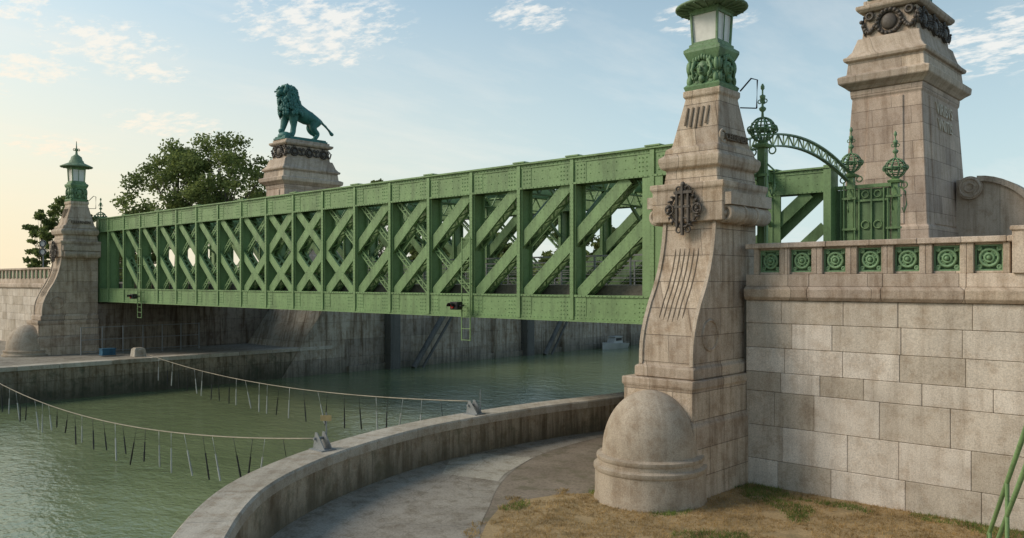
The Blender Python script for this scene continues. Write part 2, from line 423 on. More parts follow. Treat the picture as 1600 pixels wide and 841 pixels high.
# ------------------------------------------------------------------ granite wall with block geometry + balustrade
def granite_wall(x0,x1,label,mainname):
    O=((x0+x1)/2,22.6,0)
    m=MB()
    rows=[(0.0,.88),(.88,.98),(1.86,.98),(2.84,.56),(3.40,.70),(4.10,.70),(4.80,.66)]
    for ri,(z,h) in enumerate(rows):
        x=x0-random.random()*.9
        while x<x1:
            w=random.uniform(1.1,1.95)
            a=max(x,x0);b=min(x+w,x1)
            if b-a>.15:
                dj=random.uniform(0,.018)
                m.box(a+.005,b-.005,22.5+dj,22.72,z+.005,z+h-.005,val=random.random())
            x+=w
    wall=thing(mk(m,mainname,M_wall,None,O,bevel=.012),label,'wall')
    m=MB();m.box(x0,x1,22.535,22.74,0,5.46);mk(m,'mortar_core',M_slot,wall,O)
    m=MB();x=x0
    while x<x1:
        w=min(random.uniform(1.8,2.4),x1-x)
        v=random.random()
        m.frust([(5.465,x+.004,x+w-.004,22.44,22.98),(5.56,x+.004,x+w-.004,22.36,22.98),(5.78,x+.004,x+w-.004,22.34,22.98),(5.86,x+.004,x+w-.004,22.46,22.98)],val=v);
        m.box(x+.004,x+w-.004,22.5,22.95,5.862,6.2,val=random.random());x+=w
    mk(m,'cornice',M_trim,wall,O,bevel=.012)
    m=MB();x=x0
    while x<x1:
        w=min(random.uniform(1.8,2.4),x1-x);m.box(x+.004,x+w-.004,22.44,22.98,6.95,7.1,val=random.random());x+=w
    mk(m,'handrail_slab',M_trim,wall,O,bevel=.02)
    return wall,O
def balustrade(wall,O,xs,ends):
    p=MB()
    for x in xs:
        p.box(x-.465,x-.315,22.52,22.93,6.202,6.948,val=random.random())
        p.box(x+.315,x+.465,22.52,22.93,6.202,6.948,val=random.random())
        p.box(x-.312,x+.312,22.60,22.85,6.202,6.262);p.box(x-.312,x+.312,22.60,22.85,6.90,6.948)
    for a,b in ends: p.frust([(6.2,a,b,22.42,23.0),(7.2,a,b,22.42,23.0),(7.22,a-.04,b+.04,22.38,23.04),(7.32,a-.04,b+.04,22.38,23.04)],val=.6)
    mk(p,'baluster_post',M_trim,wall,O,bevel=.012)
    g=MB();c=(xs[0],22.72,6.58)
    for s_ in(-1,1):
        g.box(c[0]+s_*.29-.02,c[0]+s_*.29+.02,22.64,22.75,6.264,6.898);g.box(c[0]-.27,c[0]+.27,22.64,22.75,c[2]+s_*.298-.018,c[2]+s_*.298+.018)
        g.beam((c[0]-.27,22.68,c[2]-s_*.28),(c[0]+.27,22.68,c[2]+s_*.28),.05,.05)
    g.torus((c[0],22.66,c[2]),(0,1,0),.20,.04,20,6);g.torus((c[0],22.65,c[2]),(0,1,0),.10,.035,14,6);g.sph((c[0],22.62,c[2]),.06)
    for a in range(8):
        an=a*pi/4+pi/8;g.beam((c[0]+.1*math.cos(an),22.67,c[2]+.1*math.sin(an)),(c[0]+.2*math.cos(an),22.67,c[2]+.2*math.sin(an)),.04,.04)
    for sx in(-1,1):
        for sz in(-1,1): g.torus((c[0]+sx*.215,22.66,c[2]+sz*.225),(0,1,0),.045,.024,10,5)
    g.box(c[0]-.27,c[0]+.27,22.76,22.775,6.30,6.86)
    o=mk(g,'grille_panel',M_gril,wall,O)
    for x in xs[1:]:
        q=o.copy();q.parent=wall;COL.objects.link(q);q.location=(x-xs[0],0,0)
w,O=granite_wall(-11.56,4.0,'coursed granite retaining wall with green grille balustrade on top','retaining_wall')
balustrade(w,O,[-10.86+.935*i for i in range(7)],[(-4.72,-4.1)])
balustrade(w,O,[-3.6+.935*i for i in range(8)],[])
w,O=granite_wall(-96,-64.45,'pale granite retaining wall with balustrade beside far pylon','retaining_wall')
balustrade(w,O,[-65.2-.935*i for i in range(32)],[])
# ------------------------------------------------------------------ lighthouse pylon
O=(-12.65,21.5,0)
pyl=empty('bridge_pylon',O,'tall granite lantern pylon with bronze monogram and rounded guard stone','pylon','lantern pylons at the bridge ends')
def P(mb,name,mat,parent=pyl,bevel=0): return mk(mb,name,mat,parent,O,bevel=bevel)
m=MB()
m.frust([(0,-13.9,-11.49,19.47,23.5),(2.12,-13.9,-11.49,19.47,23.5),(2.2,-13.82,-11.57,19.55,23.5),(3.05,-13.82,-11.57,19.55,23.5),(3.12,-13.86,-11.53,19.5,23.5),(3.32,-13.86,-11.53,19.5,23.5)])
P(m,'pedestal',M_pyl,bevel=.03)
m=MB()
pf=[(3.33,19.72),(3.62,19.72),(3.68,19.86),(4.0,19.87),(4.3,19.9),(4.6,19.97),(4.95,20.1),(5.4,20.32),(5.83,20.58),(6.3,20.80),(6.72,20.94),(7.2,21.05),(7.72,21.12)]
st=[]
for z,y in pf:
    e=.1 if z<3.65 else 0
    st.append((z,-13.47-e,-11.74+e,y,23.5))
st+=[(7.725,-13.78,-11.46,20.96,23.6),(8.62,-13.78,-11.46,20.96,23.6),(8.7,-13.84,-11.4,20.9,23.6),(8.84,-13.84,-11.4,20.9,23.6),(8.86,-13.5,-11.72,21.15,23.5),
     (9.25,-13.45,-11.78,21.2,23.45),(9.32,-13.56,-11.66,21.05,23.5),(9.5,-13.62,-11.6,21.0,23.55),(9.62,-13.62,-11.6,21.0,23.55),(9.72,-13.5,-11.72,21.15,23.4),(9.9,-13.48,-11.74,21.2,23.35),
     (9.98,-13.38,-11.82,21.38,23.3),(10.4,-13.32,-11.9,21.5,23.2),(11.45,-13.17,-12.03,21.8,22.92),(11.5,-13.22,-11.98,21.74,22.98),(11.68,-13.22,-11.98,21.74,22.98)]
m.frust(st);P(m,'shaft',M_pyl,bevel=.025)
def front(z):
    for (z0,y0),(z1,y1) in zip(pf,pf[1:]):
        if z0<=z<=z1: return y0+(y1-y0)*(z-z0)/(z1-z0)
    return pf[-1][1]
m=MB()
for k in range(6):
    x=-12.99+.15*k
    za=4.85+abs(k-2.5)*.05;zb=6.95
    zs=[za+(zb-za)*i/15 for i in range(16)]
    m.tube([(x,front(z)+.004,z) for z in zs],[.012]+[.024]*14+[.012],6)
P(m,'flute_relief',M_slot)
for sx in(-13.42,-11.79):
    m=MB()
    for a,b in zip(pf[2:-1],pf[3:]):
        m.beam((sx,a[1]-.02,a[0]),(sx,b[1]-.02,b[0]),.11,.06,(0,1,0))
    P(m,'apron_border',M_smooth)
m=MB();m.torus((-11.735,20.75,4.5),(1,0,0),.42,.04,26,6)
P(m,'scroll_relief',M_pyl)
m=MB()
for k in range(5): m.beam((-13.0+.17*k,21.50,10.5+.05*abs(k-2)),(-13.0+.17*k,21.69,11.15),.05,.03)
P(m,'slot_shade_bar',M_slot)  # raised dark bars; the shade inside the slots is put into their colour
for sx in(-1,1):
    m=MB();xc=-12.62+sx*1.13
    m.cyl((xc,21.15,7.92),(xc,23.45,7.92),.27,.27,20);m.torus((xc,21.15,7.92),(0,1,0),.2,.06,18,6);m.sph((xc,21.12,7.92),.09)
    m.torus((xc,21.9,7.92),(0,1,0),.27,.05,18,6);m.torus((xc,22.6,7.92),(0,1,0),.27,.05,18,6)
    m.box(xc-.25,xc+.25,21.02,23.5,8.16,8.5)
    P(m,'volute',M_smooth)
# monogram: interlaced openwork letters in a leafy ring
m=MB()
m.torus((0,0,0),(0,1,0),.50,.045,34,6)
for i in range(20):
    a=2*pi*i/20+.1
    m.tube([(.50*math.cos(a),-.03,.50*math.sin(a)),(.56*math.cos(a+.07),-.07,.56*math.sin(a+.07)),(.64*math.cos(a+.16),-.02,.64*math.sin(a+.16))],[.04,.05,.012],5)
for s_ in(-1,1):
    m.torus((s_*.50,-.04,-.0),(0,1,0),.15,.035,18,6);m.sph((s_*.50,-.05,0),.06)
    m.torus((s_*.17,-.04,.62),(0,1,0),.09,.03,14,5);m.torus((s_*.17,-.04,-.64),(0,1,0),.09,.03,14,5)
m.box(-.24,-.17,-.11,-.03,-.55,.58);m.box(.17,.24,-.11,-.03,-.42,.58);m.box(-.035,.035,-.13,-.03,-.82,.76)
m.box(-.30,.36,-.12,-.04,.48,.56);m.box(-.28,.28,-.12,-.04,.04,.11);m.torus((.08,-.08,-.42),(0,1,0),.14,.035,14,5)
m.sph((0,-.05,.78),.08,.05,.08)
kk=.90;m.v=[(-12.66+x*kk,20.88+y,8.08+z*kk*1.02) for x,y,z in m.v]
P(m,'monogram_emblem',M_brz)
m=MB();mt=Matrix.Translation((-11.78,22.35,10.18))@Matrix.Rotation(pi/2,4,'Z')@Matrix.Rotation(pi/2,4,'X')
add_text(m,'CELERNEN',.27,.035,mt)
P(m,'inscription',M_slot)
m=MB();m.torus((-11.84,21.66,10.2),(1,0,0),.17,.04,18,5);m.sph((-11.86,21.66,10.2),.05,.12,.12)
P(m,'medallion',M_smooth)
# guard stone
m=MB()
dc=(-12.7,19.2,0)
for pr_ in ([(1.54,0),(1.54,.08),(1.50,.2),(1.49,.90)],[(1.49,.90),(1.53,.94),(1.53,1.04)],[(1.53,1.04),(1.42,1.09)],[(1.42,1.09),(1.42,1.19)],[(1.42,1.19),(1.45,1.22),(1.45,1.31)],[(1.45,1.31),(1.29,1.35)],[(1.29,1.35),(1.29,1.42)]):
    vs_=[];n_=48
    for r_,z_ in pr_:
        for k in range(n_): vs_.append((dc[0]+r_*math.cos(2*pi*k/n_),dc[1]+r_*math.sin(2*pi*k/n_),z_))
    m.add(vs_,[(i*n_+k,i*n_+(k+1)%n_,(i+1)*n_+(k+1)%n_,(i+1)*n_+k) for i in range(len(pr_)-1) for k in range(n_)],True)
pr2=[(1.29*math.cos(t*pi/2/18) if t<18 else .01,1.42+1.62*math.sin(t*pi/2/18)) for t in range(19)]
pr2[-1]=(.02,1.42+1.62)
m.revolve(dc,pr2,48)
P(m,'guard_stone',M_guard)
# green capital
m=MB();cc=(-12.6,22.35)
def sq(z,r):return (z,cc[0]-r,cc[0]+r,cc[1]-r,cc[1]+r)
m.frust([sq(11.68,.56),sq(11.8,.60),sq(11.9,.50),sq(12.5,.46),sq(12.72,.56),sq(12.82,.60),sq(12.9,.60),sq(12.98,.50)])
for fx,fy in((0,-1),(1,0),(0,1),(-1,0)):
    n=Vector((fx,fy,0));t=Vector((-fy,fx,0));b=Vector((cc[0],cc[1],0))+n*.51
    fc=b+Vector((0,0,12.28))
    m.sph(fc,.19 if fx==0 else .12,.19 if fy==0 else .12,.25);m.sph(fc+n*.16+Vector((0,0,-.02)),.045,.045,.09,8,6)
    for s_ in(-1,1):
        m.sph(fc+n*.10+t*s_*.085+Vector((0,0,.07)),.045,.045,.035,8,5);m.torus(fc+t*s_*.24+Vector((0,0,.15)),n,.1,.05,12,6);m.torus(fc+t*s_*.27+Vector((0,0,-.18)),n,.09,.045,12,6)
        m.tube([fc+t*s_*.2+n*.06+Vector((0,0,.25)),fc+t*s_*.32+n*.08+Vector((0,0,0)),fc+t*s_*.22+n*.1+Vector((0,0,-.4))],[.06,.05,.02],6)
        m.sph(fc+t*s_*.44+Vector((0,0,.1)),.08,.08,.2,8,6);m.sph(fc+t*s_*.42+Vector((0,0,-.3)),.08,.08,.16,8,6)
    m.sph(fc+n*.1+Vector((0,0,-.12)),.08,.08,.03,8,5);m.sph(fc+n*.06+Vector((0,0,-.3)),.1,.1,.12,8,5)
    for k in range(7): m.sph(fc+t*(k-3)*.09+n*.05+Vector((0,0,.27+.03*(3-abs(k-3)))),.05,.05,.09,7,5)
P(m,'ornate_capital',M_orn)
lan=MB()
for sx in(-1,1):
    for sy in(-1,1):
        lan.beam((cc[0]+sx*.39,cc[1]+sy*.39,12.95),(cc[0]+sx*.44,cc[1]+sy*.44,14.05),.06,.06,(1,0,0))
lan.frust([sq(12.98,.48),sq(13.06,.48),sq(13.10,.42),sq(13.14,.42)]);
lan.frust([sq(13.95,.45),sq(14.02,.46),sq(14.06,.50),sq(14.12,.50)])
for s_ in(-1,1):
    lan.beam((cc[0]+s_*.39,cc[1],13.1),(cc[0]+s_*.44,cc[1],13.95),.025,.025,(0,1,0))
lanO=P(lan,'lantern',M_orn)
g=MB();g.frust([(13.13,cc[0]-.365,cc[0]+.365,cc[1]-.365,cc[1]+.365),(13.96,cc[0]-.405,cc[0]+.405,cc[1]-.405,cc[1]+.405)]);P(g,'lantern_glass',M_glass,lanO)
r=MB();r.revolve((cc[0],cc[1],0),[(.5,14.1),(.85,14.15),(1.02,14.13),(1.07,14.16),(1.06,14.2),(.80,14.32),(.50,14.46),(.46,14.6),(.40,14.64),(.34,14.88),(.18,15.0),(.09,15.08),(.06,15.3),(.11,15.36),(.05,15.44),(.03,15.75),(.02,16.0)],28)
for k in range(20):
    a=2*pi*k/20;r.beam((cc[0]+.5*math.cos(a),cc[1]+.5*math.sin(a),14.09),(cc[0]+1.03*math.cos(a),cc[1]+1.03*math.sin(a),14.13),.03,.04,(0,0,1))
for k in range(8):
    a=2*pi*k/8;r.torus((cc[0]+.16*math.cos(a),cc[1]+.16*math.sin(a),15.4),(-math.sin(a),math.cos(a),0),.07,.02,8,4)
P(r,'lantern_roof',M_roof,lanO)
m=MB();m.tube([(-11.95,22.9,11.7),(-11.75,23.2,12.1),(-11.6,23.3,12.05),(-11.62,23.3,11.2)],.025,5);m.tube([(-11.95,22.9,11.2),(-11.62,23.3,11.2)],.02,5)
P(m,'access_hook',M_black)
far=dup(pyl,(-50.6,0,0));far['label']='distant granite lantern pylon with green lantern at the canal end'
far.location.z=0

# ------------------------------------------------------------------ bridge
BO=(-38,28.3,4.5)
br=empty('truss_bridge',BO,'long green riveted steel truss bridge crossing the canal','bridge')
X0,X1=-62.75,-13.1
gk=[-13.76-2.62*i for i in range(19)]
posts=[-15.55]+gk[2:]+[-62.6]
def chord_mesh(top):
    m=MB();y0=23.70;y1=24.30
    if top: za,zb=9.55,10.46
    else: za,zb=4.6,5.5
    m.box(X0,X1,y0,y0+.05,za,zb);m.box(X0,X1,y1-.05,y1,za,zb)
    if top:
        m.box(X0-.02,X1+.02,y0-.12,y1+.12,zb+.002,zb+.05);m.box(X0,X1,y0-.05,y1+.05,zb+.052,zb+.08)
        m.box(X0,X1,y0-.07,y0-.002,za-.02,za+.05);m.box(X0,X1,y1+.002,y1+.07,za-.02,za+.05)
        m.box(X0,X1,y0-.03,y0-.002,zb-.14,zb)
    else:
        m.box(X0-.02,X1+.02,y0-.12,y1+.12,za-.05,za-.002);m.box(X0,X1,y0-.03,y0-.002,za,za+.14)
        m.box(X0,X1,y0-.05,y0-.002,zb-.06,zb+.01);m.box(X0,X1,y1+.002,y1+.05,zb-.06,zb+.01)
        m.box(X0,X1,y0+.06,y1-.06,zb-.3,zb-.27)
    for x in posts:
        m.box(x-.62,x+.62,y0-.014,y0-.001,za+.06,zb-.145 if top else zb-.07)
        for rx in (-.54,-.40,.40,.54,-.24,.24):
            for k in range(4): m.rivet((x+rx,y0-.014,za+.2+k*.15),(0,-1,0),.038)
    n=int((X1-X0)/.19)
    for i in range(n):
        x=X0+.1+i*.19
        m.rivet((x,y0-.03,zb-.07) if top else (x,y0-.03,za+.07),(0,-1,0))
        if top: m.rivet((x,y0-.07,za+.015),(0,-1,0))
        else: m.rivet((x,y0-.05,zb-.025),(0,-1,0))
        if i%2==0: m.rivet((x,y0,za+.32),(0,-1,0));m.rivet((x,y0,za+.62),(0,-1,0))
    return m
def post_mesh():
    m=MB();y0=23.70;y1=24.30
    for ya,yb in((y0-.075,y0-.035),(y1+.035,y1+.075)): m.box(-.08,.08,ya,yb,4.62,10.44)
    m.box(-.014,.014,y0-.034,y0-.003,4.62,10.44);m.box(-.014,.014,y1+.003,y1+.034,4.62,10.44)
    m.box(-.012,.012,y0+.0,y1-.0,5.52,9.53)
    for ya,yb in((y0+.0,y0+.03),(y1-.03,y1)): m.box(-.14,-.013,ya,yb,5.52,9.53);m.box(.013,.14,ya,yb,5.52,9.53)
    for k in range(26): 
        z=5.6+k*.15;m.rivet((-.05,y0-.075,z),(0,-1,0),.02);m.rivet((.05,y0-.075,z),(0,-1,0),.02);m.rivet((.012,y0+.12,z),(1,0,0),.02);m.rivet((.012,y1-.12,z),(1,0,0),.02)
    return m
def diag_mesh(sg,w,main=True):
    m=MB();a=Vector((0,0,9.75));b=Vector((-sg*5.24,0,5.3));L_=(b-a).length;d=(b-a).normalized();nn=Vector((-d.z,0,d.x))
    a=a+d*.30;b=b-d*.30
    ys=(23.775,24.225)
    if main:
        for y in ys: m.beam(a+Vector((0,y,0)),b+Vector((0,y,0)),w,.03,(0,1,0))
        for s_ in(-1,1):
            for y in (ys[0]+.05,ys[1]-.05): m.beam(a+Vector((0,y,0))+nn*s_*(w/2-.015),b+Vector((0,y,0))+nn*s_*(w/2-.015),.02,.09,(0,1,0))
            K=int(L_/.42);
            for k in range(K):
                p=a+(b-a)*(k/K);q=a+(b-a)*((k+1)/K);y_=(ys[0]+.04,ys[1]-.04) if k%2 else (ys[1]-.04,ys[0]+.04)
                m.beam(p+Vector((0,y_[0],0))+nn*s_*(w/2-.03),q+Vector((0,y_[1],0))+nn*s_*(w/2-.03),.02,.07,nn.cross(Vector((0,1,0))))
        K=int(L_/.2)
        for k in range(1,K):
            for s_ in(-1,1): m.rivet(a+(b-a)*(k/K)+Vector((0,ys[0]-.015,0))+nn*s_*(w/2-.06),(0,-1,0),.022)
    else:
        for y in (23.93,24.07): m.beam(a+Vector((0,y,0))+nn*.1,b+Vector((0,y,0))+nn*.1,.06,.03,(0,1,0));m.beam(a+Vector((0,y,0))-nn*.1,b+Vector((0,y,0))-nn*.1,.06,.03,(0,1,0))
        K=int(L_/.26)
        for k in range(K):
            p=a+(b-a)*(k/K);q=a+(b-a)*((k+1)/K);s_=1 if k%2 else -1
            m.beam(p+Vector((0,23.93,0))+nn*s_*.1,q+Vector((0,23.93,0))-nn*s_*.1,.04,.02,(0,1,0))
    return m
def truss(mat):
    m=chord_mesh(True);tr=mk(m,'side_truss',mat,br,BO)
    mk(chord_mesh(False),'bottom_chord',mat,tr,BO)
    def rep(mesh,name,xs):
        b=mk(mesh,name,mat,tr,(0,BO[1],BO[2]));b.location=(xs[0]-BO[0],0,0)
        for x in xs[1:]:
            q=b.copy();q.parent=tr;COL.objects.link(q);q.location=(x-BO[0],0,0)
    rep(post_mesh(),'vertical_post',posts)
    rep(diag_mesh(1,.46),'diagonal_brace',gk[0:10]); 
    rep(diag_mesh(-1,.40),'diagonal_brace',gk[9:19])
    rep(diag_mesh(1,.3,False),'counter_brace',gk[10:15])
    rep(diag_mesh(-1,.3,False),'counter_brace',gk[6:9])
    return tr
t1=truss(M_green)
def dupchild(o,parent,dl=(0,0,0)):
    q=o.copy();q.parent=parent;COL.objects.link(q);q.location=Vector(o.location)+Vector(dl)
    for c in o.children: dupchild(c,q)
    return q
t2=dupchild(t1,br,(0,8.8,0))
m=MB()
m.box(-19.5,-13.4,33.3,33.34,5.9,7.25);m.box(-19.5,-13.4,33.22,33.3,7.2,7.26)
for x in np.arange(-19.3,-13.4,.85): m.box(x-.03,x+.03,33.22,33.3,5.9,7.2)
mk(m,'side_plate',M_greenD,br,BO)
m=MB();m.beam((-13.5,32.9,9.6),(-17.0,32.9,6.5),.42,.04,(0,1,0));mk(m,'end_brace',M_green,br,BO)
m=MB();m.beam((-13.5,32.9,8.2),(-15.8,32.9,6.2),.42,.04,(0,1,0));mk(m,'end_brace',M_green,br,BO)
for y in(23.64,32.44): 
    m=MB();m.box(-15.95,-15.15,y+.02,y+.045,5.5,9.56);mk(m,'gusset_plate',M_green,br,BO)
    m=MB();m.box(-13.35,-13.05,y-.02,y+.7,4.5,10.6);mk(m,'end_post',M_green,br,BO)
    m=MB();m.box(-62.95,-62.66,y-.02,y+.7,4.5,10.6);mk(m,'end_post',M_green,br,BO)
m=MB();m.box(-62.6,-13.0,24.45,32.35,5.5,5.86)
mk(m,'bridge_deck',M_terr,br,BO)
m=MB()
for x in posts:
    m.box(x-.02,x+.02,24.35,32.45,4.7,5.48);m.box(x-.15,x+.15,24.35,32.45,4.64,4.69)
for y in(25.5,27,28.4,29.8,31.2): m.box(-62.5,-13.1,y-.06,y+.06,4.95,5.45)
for i in range(0,len(posts)-2,2):
    m.beam((posts[i],24.4,4.75),(posts[i+2],32.4,4.75),.14,.1,(0,0,1));m.beam((posts[i],32.4,4.78),(posts[i+2],24.4,4.78),.14,.1,(0,0,1))
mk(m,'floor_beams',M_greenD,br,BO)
def cross():
    m=MB()
    m.box(-.30,.30,23.62,24.5,10.55,10.60);m.box(-.30,.30,32.3,33.2,10.55,10.60)
    m.box(-.015,.015,23.9,32.9,10.1,10.60);m.box(-.14,.14,24.35,32.45,10.06,10.1)
    m.box(-.08,.08,24.35,32.45,9.42,9.46)
    K=18
    for k in range(K):
        ya=24.4+8*k/K;yb=24.4+8*(k+1)/K
        m.beam((0,ya,9.44 if k%2 else 10.08),(0,yb,10.08 if k%2 else 9.44),.05,.05,(1,0,0))
    for s_ in(-1,1):
        yc=28.4+s_*4.05
        m.beam((0,yc,8.3),(0,yc-s_*1.3,9.42),.12,.12,(1,0,0))
    return m
cx=[posts[i] for i in range(0,18,2)]+[-62.6]
b0=mk(cross(),'cross_beam',M_green,br,(0,BO[1],BO[2]));b0.location=(cx[0]-BO[0],0,0)
for x in cx[1:]+[gk[2]]:
    q=b0.copy();q.parent=br;COL.objects.link(q);q.location=(x-BO[0],0,0)
m=MB()
for i in range(len(cx)-1):
    for ya,yb in((24.3,32.5),(32.5,24.3)):
        m.beam((cx[i],ya,10.35),(cx[i+1],yb,10.35),.16,.03,(0,0,1));m.beam((cx[i],ya,10.25),(cx[i+1],yb,10.25),.03,.2,(0,0,1))
mk(m,'lateral_bracing',M_greenD,br,BO)
for y in(24.75,32.0):
    m=MB()
    for z in(6.95,):m.beam((-62,y,z),(-13.2,y,z),.07,.06,(0,0,1))
    for z in(6.75,6.55,6.35,6.15,6.0):m.beam((-62,y,z),(-13.2,y,z),.02,.025,(0,0,1))
    x=-62
    while x<-13.2:m.box(x-.025,x+.025,y-.03,y+.03,5.86,6.95);x+=1.6
    mk(m,'pedestrian_railing',M_steel,br,BO)
# portal
def portal(xc,tag):
    PO=(xc,28.35,5.9)
    e=empty('bridge_portal',PO,tag,'portal','ornate portals at the bridge ends')
    m=MB();pts_t=[];pts_b=[]
    n=22
    for i in range(n+1):
        t=i/n;y=24.0+8.9*t;hh=4*t*(1-t);pts_t.append((y,10.35+.75*hh));pts_b.append((y,9.95+.75*hh))
    for pp in(pts_t,pts_b):
        for a,b in zip(pp,pp[1:]): m.beam((xc,a[0],a[1]),(xc,b[0],b[1]),.05,.16,(1,0,0))
    for i in range(n):
        a=pts_t[i] if i%2 else pts_b[i];b=pts_b[i+1] if i%2 else pts_t[i+1]
        m.beam((xc,a[0],a[1]),(xc,b[0],b[1]),.04,.04,(1,0,0))
        m.beam((xc,pts_t[i][0],pts_t[i][1]),(xc,pts_b[i][0],pts_b[i][1]),.03,.04,(1,0,0))
    mk(m,'lattice_arch',M_cu,e,PO)
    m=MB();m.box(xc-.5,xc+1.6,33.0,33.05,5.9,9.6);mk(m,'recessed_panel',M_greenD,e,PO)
    m=MB();m.box(xc-.5,xc+1.65,32.9,33.1,9.62,9.76)
    for x in(xc-.25,xc+.45,xc+.92,xc+1.38): m.box(x-.025,x+.025,32.9,32.99,5.9,9.6)
    m.box(xc+.2,xc+1.6,32.92,32.99,9.1,9.18);m.box(xc+.2,xc+1.6,32.92,32.99,7.3,7.38)
    for x in(xc+.68,xc+1.15): 
        m.torus((x,32.95,9.38),(0,1,0),.13,.025,12,5);m.torus((x,32.95,8.2),(0,1,0),.15,.025,14,5)
    mk(m,'panel_frame',M_green,e,PO)
    for (x,y) in((xc+.85,23.95),(xc+.1,33.05),(xc+1.75,33.1)):
        m=MB();zt=10.1 if x<xc+1.5 else 9.75
        m.box(x-.12,x+.12,y-.12,y+.12,5.9,zt);m.frust([(zt,x-.2,x+.2,y-.2,y+.2),(zt+.08,x-.24,x+.24,y-.24,y+.24),(zt+.16,x-.1,x+.1,y-.1,y+.1)])
        for sx_ in(-1,1): m.cyl((x+sx_*.21,y-.2,5.9),(x+sx_*.21,y-.2,zt-.2),.035,.035,8)
        for z_ in(6.6,8.,9.2): m.box(x-.27,x+.27,y-.25,y-.13,z_,z_+.08)
        for s_ in(-1,1):
            m.tube([(x+s_*.15,y,9.6),(x+s_*.36,y,9.4),(x+s_*.40,y,8.9),(x+s_*.30,y,8.6),(x+s_*.24,y,8.8)],.03,6);m.torus((x+s_*.32,y,zt-.1),(0,1,0),.11,.025,12,5)
            m.tube([(x,y+s_*.15,9.6),(x,y+s_*.36,9.4),(x,y+s_*.36,8.9),(x,y+s_*.26,8.7)],.03,6)
        po=mk(m,'portal_post',M_green,e,PO)
        m=MB();zc=zt+.56
        m.revolve((x,y,0),[(.09,zt+.13),(.13,zt+.17),(.18,zt+.22),(.09,zt+.26)],12)
        for a in range(5):
            an=a*pi/5;m.torus((x,y,zc),(math.cos(an),math.sin(an),0),.37,.026,22,5)
        m.torus((x,y,zc),(0,0,1),.38,.035,22,5);m.torus((x,y,zc+.2),(0,0,1),.32,.022,20,5);m.torus((x,y,zc-.2),(0,0,1),.32,.022,20,5)
        for a in range(8):
            an=a*pi/4;m.torus((x+.38*math.cos(an),y+.38*math.sin(an),zc),(-math.sin(an),math.cos(an),0),.09,.026,10,5)
        m.sph((x,y,zc),.10)
        m.revolve((x,y,zc+.36),[(.045,0),(.035,.18),(.10,.24),(.11,.3),(.035,.36),(.03,.55),(.08,.6),(.09,.68),(.025,.72),(.025,.85),(.06,.9),(.06,.97),(.02,1.05)],10)
        for a in range(4):
            an=a*pi/2;m.torus((x+.09*math.cos(an),y+.09*math.sin(an),zc+.87),(-math.sin(an),math.cos(an),0),.06,.018,8,4)
        mk(m,'openwork_finial',M_orn,po,PO)
portal(-12.6,'green iron bridge portal with lattice arch and openwork globe finials')
portal(-63.9,'distant green iron bridge portal with lattice arch and finials')

def ladder(x,z0,z1,w=.62):
    LO=(x,23.4,z0);m=MB()
    for dx in(-w/2,w/2): m.box(x+dx-.02,x+dx+.02,23.40,23.44,z0,z1)
    z=z0+.03
    while z<z1: m.box(x-w/2,x+w/2,23.405,23.435,z-.014,z+.014);z+=(z1-z0-.06)/ (5 if z1-z0<3 else 9)
    for z in(z1-.1,(z0+z1)/2+.2): 
        for dx in(-w/2,w/2): m.box(x+dx-.02,x+dx+.02,23.44,23.62,z-.02,z+.02)
    thing(mk(m,'access_ladder',M_green,None,LO),'green steel ladder frame bolted to the bridge side','ladder','ladders on the bridge side')
ladder(-24.3,3.6,7.8,.5);ladder(-55.2,3.6,5.4,.6);
ladder(-55.2,5.5,8.2,.6)
def signal(x,lab):
    z=5.02;SO=(x,23.2,z);e=empty('signal_lamp',SO,lab,'signal','signal lamps on the bridge girder')
    m=MB();m.box(x-.22,x+.22,23.0,23.30,z-.16,z+.16);m.box(x+.22,x+.36,23.08,23.2,z-.04,z+.04);m.box(x-.04,x+.04,23.30,23.6,z-.04,z+.04);mk(m,'housing',M_black,e,SO,bevel=.02)
    m=MB();m.cyl((x-.05,22.99,z-.03),(x-.05,22.94,z-.03),.085,.08,18);mk(m,'lens',M_red,e,SO)
    m=MB()
    for k in range(9):
        a=pi*k/8;m.beam((x-.05+.12*math.cos(a),23.0,z+.10*math.sin(a)),(x-.05+.14*math.cos(a),22.80,z+.12*math.sin(a)),.055,.012,(math.cos(a),0,math.sin(a)))
    mk(m,'hood',M_black,e,SO)
signal(-24.6,'black signal lamp with red lens on green girder');signal(-55.5,'small black signal lamp on distant end of girder')

